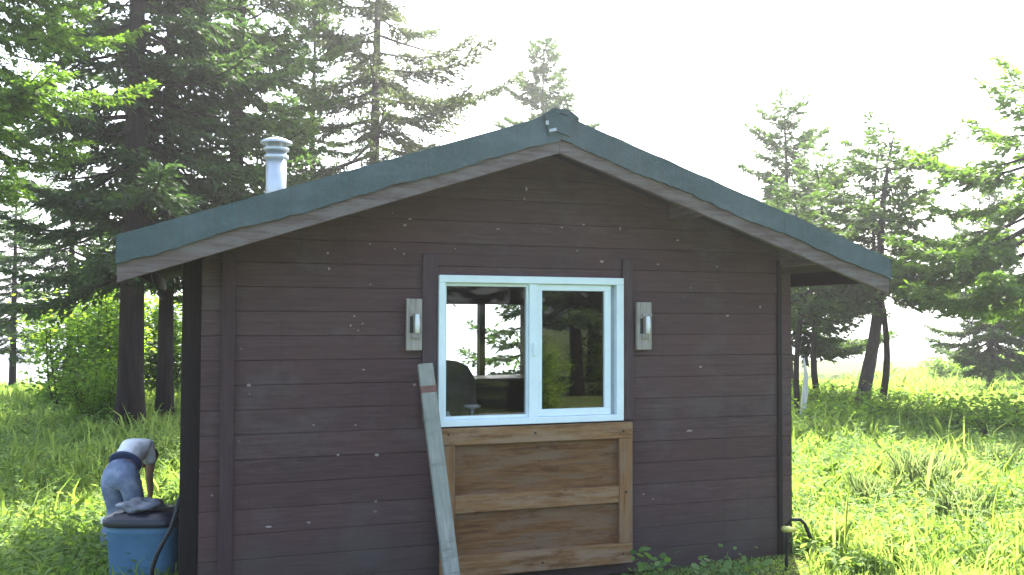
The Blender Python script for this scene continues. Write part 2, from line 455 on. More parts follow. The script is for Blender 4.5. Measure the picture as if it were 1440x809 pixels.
# roof deck, sheet, barge boards, trims
for s in (-1, 1):
    xe = XRD + s * HW
    def sl(x, off): return ZP - off - SL * abs(x - XRD)
    m = MB(); m.prism([(XRD, ZP - .008), (xe - s * .012, sl(xe, .008)), (xe - s * .012, sl(xe, .06)), (XRD, ZP - .06)], YF + .034, YB)
    cb(m, 'roof_deck', M['soffit'])
    # roofing sheet with lapped courses and ribs along the slope
    m = MB(); n = 46
    for i in range(n):
        y0 = YF + .006 + (YB + .02 - YF) * i / n; y1 = YF + .006 + (YB + .02 - YF) * (i + 1) / n
        h = .014 if i % 3 == 0 else .004
        m.prism([(XRD, ZP + h), (xe, sl(xe, -h)), (xe, sl(xe, .006)), (XRD, ZP - .006)], y0, y1 - .0008)
    cb(m, 'roofing', M['roof'])
    # barge board
    m = MB(); m.prism([(XRD, ZP - .03), (xe - s * .006, sl(xe, .03)), (xe - s * .006, sl(xe, .225)), (XRD, ZP - .225)], YF - .004, YF + .03)
    b = cb(m, 'barge_board', M['barge'], bevel=.003)
    # green fascia strip with a slightly wavy lower edge
    m = MB(); N = 60; rr = random.Random(11 + s)
    top = []; bot = []
    for i in range(N + 1):
        x = XRD + (xe - XRD) * i / N
        tpr = i / N
        top.append((x, sl(x, -.006) + .004 * math.sin(i * .8) * (i not in (0, N))))
        bot.append((x, sl(x, .150 - .018 * tpr) + rr.uniform(-.006, .006) + .006 * math.sin(i * .33 + s)))
    for i in range(N):
        yy = -.0035 * ((i // 13) % 2)
        vs = [(top[i][0], YF - .014 + yy, top[i][1]), (top[i + 1][0], YF - .014 + yy, top[i + 1][1]), (bot[i + 1][0], YF - .02 + yy, bot[i + 1][1]), (bot[i][0], YF - .02 + yy, bot[i][1]),
              (top[i][0], YF + .004, top[i][1]), (top[i + 1][0], YF + .004, top[i + 1][1]), (bot[i + 1][0], YF - .006, bot[i + 1][1]), (bot[i][0], YF - .006, bot[i][1])]
        m.add(vs, [(0, 1, 2, 3), (4, 7, 6, 5), (0, 4, 5, 1), (3, 2, 6, 7)])
    m.add([(top[N][0], YF - .02, top[N][1]), (top[N][0], YF + .004, top[N][1]), (bot[N][0], YF - .006, bot[N][1]), (bot[N][0], YF - .02, bot[N][1])], [(0, 1, 2, 3)])
    cb(m, 'roof_trim', M['roof'])
    # eave fascia
    m = MB(); m.box(min(xe - s * .034, xe - s * .008), max(xe - s * .034, xe - s * .008), YF + .034, YB - .02, sl(xe, .15), sl(xe, .012))
    cb(m, 'eave_board', M['dark'])
# ridge cap
m = MB(); m.prism([(XRD - .115, ZP - .012), (XRD - .05, ZP + .030), (XRD + .05, ZP + .030), (XRD + .115, ZP - .012), (XRD + .115, ZP - .03), (XRD, ZP + .006), (XRD - .115, ZP - .03)], YF - .026, YB + .02)
m.prism([(XRD - .1, ZP - .01), (XRD + .09, ZP - .012), (XRD + .055, ZP - .13), (XRD - .03, ZP - .105), (XRD - .075, ZP - .135)], YF - .032, YF - .0225)
cb(m, 'ridge_cap', M['roof'])
# ridge bolt and short bright flashing under the cap
m = MB(); m.obox((XRD - .055, YF - .036, ZP - .10), (.022, 0, .006), (0, .003, 0), (-.002, 0, .008))
m.obox((XRD - .09, YF - .036, ZP - .06), (.009, 0, .0), (0, .003, 0), (0, 0, .012)); cb(m, 'flashing', M['steel'])
# purlins
for px in (GL + .0, XRD - 1.15, XRD, XRD + 1.0, GR + .05):
    m = MB(); zt = zroof(px, .066); m.box(px - .04, px + .04, YF + .055, .004 - .006, zt - .125 - SL * .04, zt - SL * .04)
    cb(m, 'purlin', M['purlin'], bevel=.004)
# flakes of old paint and lichen on the wall (positions read from the photo)
spots = [(350, 542, 6, 5), (520, 343, 4, 3), (463, 378, 4, 4), (461, 356, 4, 3), (740, 266, 4, 8), (737, 280, 3, 4), (576, 308, 5, 3), (555, 350, 3, 3), (521, 400, 3, 3), (498, 445, 3, 3), (441, 598, 5, 2),
         (500, 598, 4, 2), (790, 320, 4, 4), (872, 322, 3, 7), (846, 368, 7, 5), (953, 338, 8, 3), (1008, 375, 3, 6), (1023, 444, 6, 4), (1069, 432, 4, 5), (511, 520, 4, 3), (970, 606, 12, 4), (378, 741, 9, 3),
         (434, 735, 6, 3), (905, 695, 4, 3), (985, 516, 7, 3), (700, 322, 8, 3), (568, 357, 3, 4), (316, 418, 4, 6), (493, 458, 3, 3), (510, 455, 3, 3), (504, 465, 3, 2), (530, 640, 6, 4), (475, 640, 5, 3), (552, 300, 2, 2), (640, 350, 3, 3), (925, 372, 5, 3)]
m = MB(); rr = random.Random(2)
for px, py, w, h in spots:
    c = at_y(px, py, -.003); hw = w / 460; hh = h / 460
    pts = [(c.x + hw * math.cos(q) * rr.uniform(.6, 1.1), c.z + hh * math.sin(q) * rr.uniform(.6, 1.1)) for q in np.linspace(0, 2 * PI, 8)[:-1]]
    m.prism(pts, -.0055, .004)
cb(m, 'paint_flake', plain('flaked_paint', (.24, .20, .19), .9, var=.35))['kind'] = 'stuff'

# window casing boards
m = MB(); m.box(WX0 - .10, WX0 - .008, -.022, -.002, WZ0 - .0, 2.0); cb(m, 'casing', M['casing'], bevel=.003)
m = MB(); m.box(WX1 + .008, WX1 + .085, -.022, -.002, WZ0 - .0, 2.0); cb(m, 'casing', M['casing'], bevel=.003)
# sliding window
win = cpart('window')
def frame_mb(x0, x1, z0, z1, bl, br, bb, bt, y0, y1):
    m = MB()
    m.box(x0, x1, y0, y1, z0, z0 + bb); m.box(x0, x1, y0, y1, z1 - bt, z1)
    m.box(x0, x0 + bl, y0, y1, z0 + bb, z1 - bt); m.box(x1 - br, x1, y0, y1, z0 + bb, z1 - bt)
    return m
cb(frame_mb(WX0 - .004, WX1 + .004, WZ0 - .004, WZ1 + .004, .04, .05, .04, .045, -.045, .075), 'window_frame', M['white'], win, bevel=.004)
m = MB(); m.box(WX0 + .578, WX0 + .632, -.036, .06, WZ0 + .036, WZ1 - .041); cb(m, 'mullion', M['white'], win, bevel=.003)
cb(frame_mb(WX0 + .632, WX1 - .078, WZ0 + .037, WZ1 - .042, .036, .045, .045, .04, -.022, .02), 'sash', M['white'], win, bevel=.003)
m = MB(); m.box(WX1 - .0775, WX1 - .0465, .0, .05, WZ0 + .037, WZ1 - .042); cb(m, 'track', M['track'], win)
cb(frame_mb(WX0 + .036, WX0 + .578, WZ0 + .036, WZ1 - .041, .014, .012, .018, .02, -.012, .03), 'sash', M['white'], win, bevel=.002)
m = MB(); m.box(WX0 + .05, WX0 + .566, .006, .010, WZ0 + .054, WZ1 - .061); cb(m, 'glass', M['glass'], win)
m = MB(); m.box(WX0 + .668, WX1 - .123, -.004, .0, WZ0 + .082, WZ1 - .082); cb(m, 'glass', M['glassdark'], win)
m = MB(); m.box(WX0 + .60, WX0 + .622, -.05, -.037, WZ0 + .42, WZ0 + .50); cb(m, 'latch', M['white'], win, bevel=.003)
# rear window
rwin = cpart('window')
xm = at_y(678, 480, YW).x
cb(frame_mb(RH[0], RH[1], RH[2], RH[3], .05, .05, .05, .05, YW - .02, YW + .10), 'window_frame', M['table'], rwin)
m = MB(); m.box(xm - .028, xm + .028, YW - .015, YW + .09, RH[2] + .05, RH[3] - .05); cb(m, 'mullion', M['table'], rwin)
m = MB(); m.box(RH[0] + .045, xm - .025, YW + .04, YW + .044, RH[2] + .045, RH[3] - .045); m.box(xm + .025, RH[1] - .045, YW + .04, YW + .044, RH[2] + .045, RH[3] - .045); cb(m, 'glass', M['glass'], rwin)

# plywood shutter hanging below the window
sh = cpart('shutter')
SX0, SX1, SZ0, SZ1 = WX0 + .005, WX1 + .052, .055, WZ0 - .012
zc = at_y(760, 702, -.06).z
m = MB(); m.box(SX0 + .02, SX1 - .02, -.042, -.026, SZ0 + .02, SZ1 - .02); cb(m, 'panel', M['ply'], sh)
m = MB(); m.box(SX0, SX1, -.075, -.042, SZ1 - .10, SZ1); cb(m, 'rail', M['plyframe'], sh, bevel=.003)
m = MB(); m.box(SX0 + .09, SX1 - .095, -.071, -.042, zc - .052, zc + .052); cb(m, 'rail', M['plyframe'], sh, bevel=.003)
m = MB(); m.box(SX0, SX1, -.075, -.042, SZ0, SZ0 + .125); cb(m, 'rail', M['plyframe'], sh, bevel=.003)
m = MB(); m.box(SX0, SX0 + .088, -.073, -.042, SZ0 + .127, SZ1 - .102); cb(m, 'stile', M['plyframev'], sh, bevel=.003)
m = MB(); m.box(SX1 - .093, SX1, -.073, -.042, SZ0 + .127, SZ1 - .102); cb(m, 'stile', M['plyframev'], sh, bevel=.003)
for i, (ux, uz) in enumerate(((.045, .05), (.045, .86), (.6, .85), (1.2, .84), (1.2, .06), (.65, .05), (.045, .42), (1.22, .45))):
    m = MB(); m.tube([(SX0 + ux, -.074, SZ0 + uz), (SX0 + ux, -.0785, SZ0 + uz)], .007, 8); cb(m, 'screw', M['iron'], sh)
# weathered wooden shutter fasteners beside the window
def fastener(pxa, pya, pxb, pyb, flip):
    a = at_y(pxa, pya, -.05); b = at_y(pxb, pyb, -.05)
    x0, x1, z0, z1 = a.x, b.x, b.z, a.z; w = x1 - x0; h = z1 - z0
    e = cpart('shutter_fastener')
    m = MB(); m.box(x0, x1, -.052, -.024 if False else -.0225, z0, z1); cb(m, 'wooden_block', M['greywood'], e, bevel=.004)
    sx = x0 + w * (.30 if not flip else .58)
    m = MB(); m.box(x0 + w * .2, x0 + w * .42, -.0535, -.052, z0 + h * .34, z0 + h * .66); cb(m, 'slot', M['iron'], e)
    m = MB(); m.tube([(x0 + w * .62, -.075, z0 + h * .34), (x0 + w * .62, -.078, z0 + h * .5), (x0 + w * .62, -.075, z0 + h * .70)], [.0135, .016, .0135], 10)
    cb(m, 'white_cleat', M['whitepl'], e, smooth=True)
    m = MB(); m.box(x0 + w * .28, x0 + w * .95, -.068, -.0525, z0 + h * .70, z0 + h * .76); cb(m, 'clip', M['greywood'], e)
    m = MB(); m.box(x0 + w * .3, x0 + w * .85, -.068, -.0525, z0 + h * .24, z0 + h * .33)
    m.tube([(x0 + w * .45, -.052, z0 + h * .28), (x0 + w * .45, -.074, z0 + h * .28)], .008, 8); cb(m, 'clip', M['greywood'], e)
fastener(572, 420, 593.5, 493, 0); fastener(896, 425, 916.5, 492, 1)
# metal hook under the left eave
m = MB(); p = at_y(214, 398, .05)
m.tube([p + Vector((0, 0, .03)), p + Vector((.02, 0, -.02)), p + Vector((.065, 0, -.085))], [.008, .008, .008], 6)
m.tube([p + Vector((.03, -.01, -.05)), p + Vector((.06, -.01, -.09))], [.014, .012], 6)
m.tube([p + Vector((0, 0, .03)), p + Vector((0, 0, .12))], [.006, .006], 6)
cb(m, 'gutter_hook', M['iron'])
# stovepipe: part of the cabin
pp = at_y(388, 262, 1.9); zt = at_y(388, 197, 1.9).z
ch = cpart('chimney')
r = .078
m = MB(); m.lathe([(r, pp.z - .35), (r, zt - .09)], (pp.x, pp.y, 0), 24); cb(m, 'pipe', M['steel'], ch, smooth=True)
m = MB(); m.lathe([(r + .002, zt - .16), (r + .016, zt - .15), (r + .016, zt - .125), (r + .002, zt - .12)], (pp.x, pp.y, 0), 24); m.lathe([(r + .012, zt - .09), (r + .02, zt - .085), (r + .02, zt - .065), (r + .008, zt - .06)], (pp.x, pp.y, 0), 24)
cb(m, 'pipe_collar', M['steel'], ch, smooth=True)
m = MB(); m.lathe([(r + .045, zt - .030), (r + .04, zt - .012), (.05, zt + .014), (.001, zt + .02)], (pp.x, pp.y, 0), 24)
for k in range(4):
    q = k * PI / 2 + .4; m.tube([(pp.x + r * math.cos(q), pp.y + r * math.sin(q), zt - .075), (pp.x + r * math.cos(q), pp.y + r * math.sin(q), zt - .022)], .006, 6)
cb(m, 'rain_cap', M['steel'], ch)
m = MB(); zz = zroof(pp.x, 0); m.lathe([(.26, -.07), (.20, .03), (.10, .13), (.082, .17)], (pp.x + .06, pp.y, zz), 24); cb(m, 'flashing', M['steel'], ch, smooth=True)

# ------------------------------------------------------------------ things inside, seen through the window
t_ = empty('table', (at_y(650, 575, .75).x + .1, .8, .06)); tag(t_, 'dark table inside the cabin behind the left window pane', 'table')
m = MB(); m.box(-.5, .75, -.32, .32, .80, .84); m.build('tabletop', M['table'], t_, bevel=.004)
for x in (-.45, .70):
    for y in (-.27, .27):
        m = MB(); m.box(x - .025, x + .025, y - .025, y + .025, 0, .798); m.build('leg', M['table'], t_)
g = at_y(664, 586, .62)
m = MB(); m.lathe([(.04, 0), (.038, .008), (.012, .014), (.009, .05), (.012, .085), (.055, .10), (.06, .112), (.052, .114), (.002, .106)], (0, 0, 0), 20)
o = m.build('candle_holder', M['whitepl'], smooth=True, loc=(g.x, .62, .901)); tag(o, 'white pedestal candle holder standing behind the left window pane', 'candle holder')
m = MB(); m.lathe([(.022, 0), (.024, .005), (.024, .05), (.014, .066), (.014, .078), (.002, .08)], (0, 0, 0), 14)
g2 = at_y(629, 586, .6)
o = m.build('bottle', M['whitepl'], smooth=True, loc=(g2.x, .6, .901)); tag(o, 'small white bottle in the lower left corner of the window', 'bottle')
ac = empty('armchair', (at_y(640, 560, 1.45).x, 1.5, .061)); tag(ac, 'round backed pinkish armchair inside beyond the window table', 'armchair')
m = MB(); m.lathe([(.02, .35), (.2, .36), (.245, .5), (.25, .85), (.235, 1.05), (.17, 1.16), (.08, 1.2), (.002, 1.21)], (0, 0, 0), 24)
m.v = [(x, y * .45 + .2, z) for x, y, z in m.v]; m.build('backrest', M['cushion'], ac, smooth=True)
m = MB(); m.box(-.26, .26, -.3, .2, .3, .45); m.build('seat', M['cushion'], ac, bevel=.04)
for s in (-1, 1):
    m = MB(); m.box(.26 * s - .05, .26 * s + .05, -.3, .25, .25, .62); m.build('armrest', M['cushion'], ac, bevel=.03)
for x in (-.2, .2):
    for y in (-.24, .22):
        m = MB(); m.box(x - .02, x + .02, y - .02, y + .02, 0, .255); m.build('leg', M['table'], ac)
sb = empty('sideboard', (at_y(700, 550, YW - .3).x, YW - .3, .061)); tag(sb, 'dark sideboard under the rear window inside the cabin', 'sideboard')
m = MB(); m.box(-.8, .8, -.22, .22, .08, .93); m.build('body', M['table'], sb, bevel=.005)
m = MB(); m.box(-.84, .84, -.25, .24, .932, .965); m.build('top', M['table'], sb, bevel=.004)
for x in (-.4, .4):
    m = MB(); m.box(x - .37, x + .37, -.235, -.222, .14, .88); d = m.build('door', M['table'], sb, bevel=.003)
    m = MB(); m.tube([(x + .3, -.24, .5), (x + .3, -.26, .5)], .012, 8); m.build('knob', M['steel'], d)

# ------------------------------------------------------------------ leaning plank
pt_ = at_y(597.5, 512, -.115); pb_ = at_y(643, 868, -.52)
pb_.z = gz(pb_) - .03
d, fw = ray(646, 868)
ax = (pt_ - pb_).normalized(); L = (pt_ - pb_).length
side = Vector((1, 0, 0)); side = (side - ax * side.dot(ax)).normalized(); nor = ax.cross(side)
pl = empty('plank', pb_); pl.rotation_mode = 'QUATERNION'
pl.rotation_quaternion = Matrix((side, nor, ax)).transposed().to_quaternion()
tag(pl, 'weathered grey green plank leaning against the window frame', 'plank')
m = MB(); m.box(-.045, .045, -.019, .019, 0, L); m.build('board', M['grey'], pl, bevel=.004)
m = MB(); m.box(-.0465, .0465, -.0205, .0205, L - .175, L - .135); tag(m.build('paint_band', M['redpaint'], pl))

# ------------------------------------------------------------------ bin, bag, hose, tap at the corners
bc = at_a(208, 770, 5.75); bz = gz(bc)
bn = empty('storage_bin', (bc.x, bc.y, bz)); bn.rotation_euler = (0, 0, -YAW)
tag(bn, 'blue plastic bin with a black lid beside the cabin corner', 'bin')
ztop = at_a(208, 722, 5.75).z - bz
def rbox_lathe(prof, rx, ry, n=40, pw=4.0):
    vs = []
    for s, z in prof:
        for k in range(n):
            q = 2 * PI * k / n; c, w = math.cos(q), math.sin(q)
            rr = (abs(c) ** pw + abs(w) ** pw) ** (-1 / pw)
            vs.append((rx * s * rr * c, ry * s * rr * w, z))
    fs = [(i * n + k, i * n + (k + 1) % n, (i + 1) * n + (k + 1) % n, (i + 1) * n + k) for i in range(len(prof) - 1) for k in range(n)]
    fs += [tuple(range(n))[::-1], tuple((len(prof) - 1) * n + k for k in range(n))]
    return MB().add(vs, fs)
hb = ztop - .015
rbox_lathe([(.80, -.04), (.84, .03), (.86, .05), (.955, hb - .08), (.97, hb - .075), (.975, hb - .06), (.97, hb - .01), (1.0, hb), (1.0, hb + .012)], .235, .19).build('body', M['bin'], bn, smooth=True)
rbox_lathe([(1.04, hb - .035), (1.05, hb - .03), (1.05, hb + .005), (1.0, hb + .018), (.85, hb + .026), (.8, hb + .04), (.02, hb + .046)], .235, .19).build('lid', M['binlid'], bn, smooth=True)
m = MB(); m.obox((-.246, -.09, hb - .01), (.012, 0, 0), (0, .02, 0), (0, 0, .02)); m.build('handle', M['whitepl'], bn, bevel=.004)
# crumpled bag on the lid
rr = random.Random(9)
bm_v = []; n = 26; mm = 12
for i in range(mm):
    th = PI * i / (mm - 1)
    for k in range(n):
        q = 2 * PI * k / n; j = 1 + .16 * math.sin(3 * q + i) + .12 * math.sin(5 * q - i * 1.7) + rr.uniform(-.06, .06)
        bm_v.append((.135 * math.sin(th) * math.cos(q) * j, .10 * math.sin(th) * math.sin(q) * j, max(0, .034 + .040 * math.cos(th) * j)))
fs = [(i * n + k, i * n + (k + 1) % n, (i + 1) * n + (k + 1) % n, (i + 1) * n + k) for i in range(mm - 1) for k in range(n)]
bgp = at_a(200, 720, 5.7)
o = MB().add(bm_v, fs).build('plastic_bag', M['bag'], smooth=True, loc=(bgp.x, bgp.y, bz + hb + .044)); tag(o, 'crumpled grey plastic bag lying on the lid of the blue bin', 'bag')
# black hose hanging from the cabin corner over the bin
hp = [at_a(259, 688, 5.25), at_a(252, 703, 5.24), at_a(247, 724, 5.22), at_a(240, 745, 5.2), at_a(229, 764, 5.2), at_a(220, 782, 5.2), at_a(214, 800, 5.2), at_a(211, 835, 5.2), at_a(220, 860, 5.2)]
hp[-1].z = gz(hp[-1]) + .01
base = hp[-1].copy()
m = MB(); m.tube([p - base for p in hp], [.008, .014, .014, .012, .012, .013, .013, .012, .012], 8)
o = m.build('hose', M['rubber'], smooth=True, loc=base); tag(o, 'black hose hanging from the left cabin corner in front of the bin', 'hose')
# bent dark pipe and yellow tap at the right corner
tp = empty('water_tap', at_a(1106, 760, 5.75)); tag(tp, 'dark bent standpipe with a yellow tap at the right cabin corner', 'tap')
tp.location.z = gz(tp.location) - .03
b0 = tp.location.copy()
pts = [at_a(1106, 860, 5.75), at_a(1106, 790, 5.75), at_a(1107, 738, 5.75)]
pts[0].z = b0.z
m = MB(); m.tube([p - b0 for p in pts[:2]] + [pts[2] - b0, at_a(1113, 731, 5.75) - b0, at_a(1126, 731, 5.75) - b0, at_a(1132, 737, 5.75) - b0, at_a(1140, 757, 5.75) - b0], [.011] * 6 + [.013], 8)
m.build('pipe', M['iron'], tp, smooth=True)
q0 = at_a(1117, 745, 5.6) - b0; q1 = at_a(1103, 744, 5.45) - b0
m = MB(); m.tube([q0, q1], [.016, .02], 10); m.build('spout', plain('yellow_brass', (.45, .42, .12), .4, .3), tp, smooth=True)

# ------------------------------------------------------------------ person bending behind the bin
def skinned(name, chains, mat, parent, loc=None, sub=2):
    """chains: list of (list of (x,y,z,rx,ry)); the first vertex of the first chain is the root; a chain may start with an int index"""
    vs = []; es = []; rad = []
    for ch_ in chains:
        prev = None
        for v in ch_:
            if isinstance(v, int): prev = v; continue
            vs.append(v[:3]); rad.append((v[3], v[4] if len(v) > 4 else v[3]))
            if prev is not None: es.append((prev, len(vs) - 1))
            prev = len(vs) - 1
    me = bpy.data.meshes.new(name); me.from_pydata(vs, es, []); me.materials.append(mat)
    o = bpy.data.objects.new(name, me); COL.objects.link(o); o.parent = parent
    if loc is not None: o.location = loc
    md = o.modifiers.new('Skin', 'SKIN'); md.use_smooth_shade = True
    lay = me.skin_vertices[0] if len(me.skin_vertices) else None
    if lay is None:
        import bmesh
        bm = bmesh.new(); bm.from_mesh(me); bm.verts.layers.skin.verify(); bm.to_mesh(me); bm.free(); lay = me.skin_vertices[0]
    for i, r_ in enumerate(rad): lay.data[i].radius = r_
    lay.data[0].use_root = True
    s = o.modifiers.new('Sub', 'SUBSURF'); s.levels = sub; s.render_levels = sub
    return o

def person():
    pc = at_a(172, 668, 6.5)
    g0 = gz(pc)
    root = empty('person', (pc.x, pc.y, g0)); root.rotation_euler = (0, 0, -YAW)
    tag(root, 'person in white t-shirt and blue jeans bending over in the grass', 'person')
    # local axes: x right in the photo, y away from the camera, z up
    hz = (pc.z - g0 + .035) / .88
    root.scale = (.88, .88, .88)
    px = 6.5 / F
    hip = (-.015, 0, hz)
    sx, sy, sz = -.035, .37, hz + .15         # shoulder centre (bent forward, away and to the right)
    body = [
        [(hip[0], hip[1], hip[2], .10, .11), (hip[0] + .0, .12, hz + .075, .075, .09), (hip[0] + .0, .25, hz + .13, .10, .10), (sx, sy, sz, .085, .08),
         (sx + .01, sy + .09, sz - .035, .05, .05), (sx + .01, sy + .15, sz - .085, .075, .085), (sx + .01, sy + .20, sz - .15, .07, .08), (sx + .01, sy + .215, sz - .20, .05, .055)],
    ]
    idx = 8
    # legs
    for s in (-1, 1):
        body.append([0, (hip[0] + s * .075, -.01, hz - .075, .088, .09), (hip[0] + s * .09 + .04, .05 - .02 * s, hz * .52, .058, .06), (hip[0] + s * .10 + .015, -.02, hz * .27, .050, .05),
                     (hip[0] + s * .10 + .01, -.02, .075, .034, .036), (hip[0] + s * .12 + .03, .09, .035, .038, .03), (hip[0] + s * .13 + .04, .15, .03, .03, .022)])
        idx += 6
    # arms with hands
    for s in (-1, 1):
        st = idx
        a0 = (sx + s * .085 + .02, sy - .02 * s, sz - .01, .05, .05)
        a1 = (sx + s * .09 + .02, sy + .02, sz - .14, .043, .043)
        a2 = (sx + s * .09 + .0, sy + .04, sz - .27, .034, .034)
        a3 = (sx + s * .085, sy + .09, sz - .40, .028, .028)
        a4 = (sx + s * .07, sy + .11, sz - .50, .022, .02)
        a5 = (sx + s * .065, sy + .12, sz - .55, .03, .018)
        body.append([3, a0, a1, a2, a3, a4, a5])
        wrist = idx + 5; palm = idx + 5
        idx += 6
        for f in range(4):
            fx = sx + s * .065 + (f - 1.5) * .019; ln = (.030, .036, .033, .026)[f]
            body.append([palm, (fx, sy + .127, sz - .59, .009), (fx, sy + .137, sz - .59 - ln, .0085), (fx, sy + .157, sz - .59 - ln * 1.7, .008)])
            idx += 3
        body.append([palm - 1, (sx + s * .065 - s * .035, sy + .125, sz - .545, .011), (sx + s * .065 - s * .05, sy + .14, sz - .58, .0095)])
        idx += 2
    skinned('body', body, M['skin'], root)
    # jeans over hips and legs
    j = [[(hip[0], hip[1], hz, .118, .128), (hip[0] + .01, .085, hz + .058, .120, .124)]]
    for s in (-1, 1):
        j.append([0, (hip[0] + s * .078, -.01, hz - .08, .102, .104), (hip[0] + s * .09 + .04, .05 - .02 * s, hz * .52, .074, .078), (hip[0] + s * .10 + .015, -.02, hz * .27, .068, .07), (hip[0] + s * .10 + .012, -.015, .09, .06, .062)])
    jo = skinned('jeans', j, M['jeans'], root)
    m = MB(); m.lathe([(.112, -.009), (.129, -.008), (.129, .008), (.112, .009)], (0, 0, 0), 28)
    b = m.build('belt', plain('dark_blue_belt', (.03, .045, .11), .6), root, smooth=True)
    b.location = (hip[0] + .012, .062, hz + .046); b.rotation_euler = Vector((.0, .12, .085)).to_track_quat('Z', 'Y').to_euler(); b.scale = (1.02, 1.02, 1)
    sh_ = [[(hip[0] + .01, .03, hz + .03, .108, .118), (hip[0] + .005, .12, hz + .075, .112, .118), (hip[0] + .0, .25, hz + .13, .12, .114), (sx, sy, sz, .10, .092), (sx + .02, sy + .05, sz - .015, .062, .06)]]
    for s in (-1, 1):
        sh_.append([3, (sx + s * .085 + .02, sy - .02 * s, sz - .01, .066, .066), (sx + s * .09 + .012, sy + .01, sz - .11, .064, .064), (sx + s * .09 + .01, sy + .02, sz - .17, .06, .06)])
    skinned('shirt', sh_, M['shirt'], root)
    # face and hair: head hangs down
    hc = (sx + .01, sy + .175, sz - .13)
    m = MB(); m.lathe([(.002, -.11), (.05, -.10), (.085, -.05), (.093, 0), (.085, .04), (.07, .06)], (0, 0, 0), 20)
    h = m.build('hair', M['hair'], root, smooth=True); h.location = (hc[0], hc[1] + .02, hc[2] + .01); h.rotation_euler = (2.2, 0, 0); h.rotation_euler.x = -.6
    for q in (-1, 1):
        m = MB(); m.lathe([(.002, -.012), (.012, 0), (.002, .012)], (0, 0, 0), 10); e = m.build('ear', M['skin'], root, smooth=True); e.location = (hc[0] + q * .075, hc[1] - .01, hc[2]); e.scale = (.5, 1, 1.6)
    m = MB(); m.lathe([(.002, -.015), (.014, -.008), (.012, .01), (.002, .02)], (0, 0, 0), 10); e = m.build('nose', M['skin'], root, smooth=True); e.location = (hc[0], hc[1] - .085, hc[2] - .05)
    for q in (-1, 1):
        m = MB(); m.tube([(hip[0] + q * .12 + .0, -.06, .03), (hip[0] + q * .12 + .02, .05, .035), (hip[0] + q * .13 + .04, .18, .028)], [.045, .05, .035], 12); m.build('shoe', M['rubber'], root, smooth=True)
person()

# ------------------------------------------------------------------ conifers
def unit(v): return v / np.maximum(1e-9, np.linalg.norm(v, axis=-1, keepdims=True))

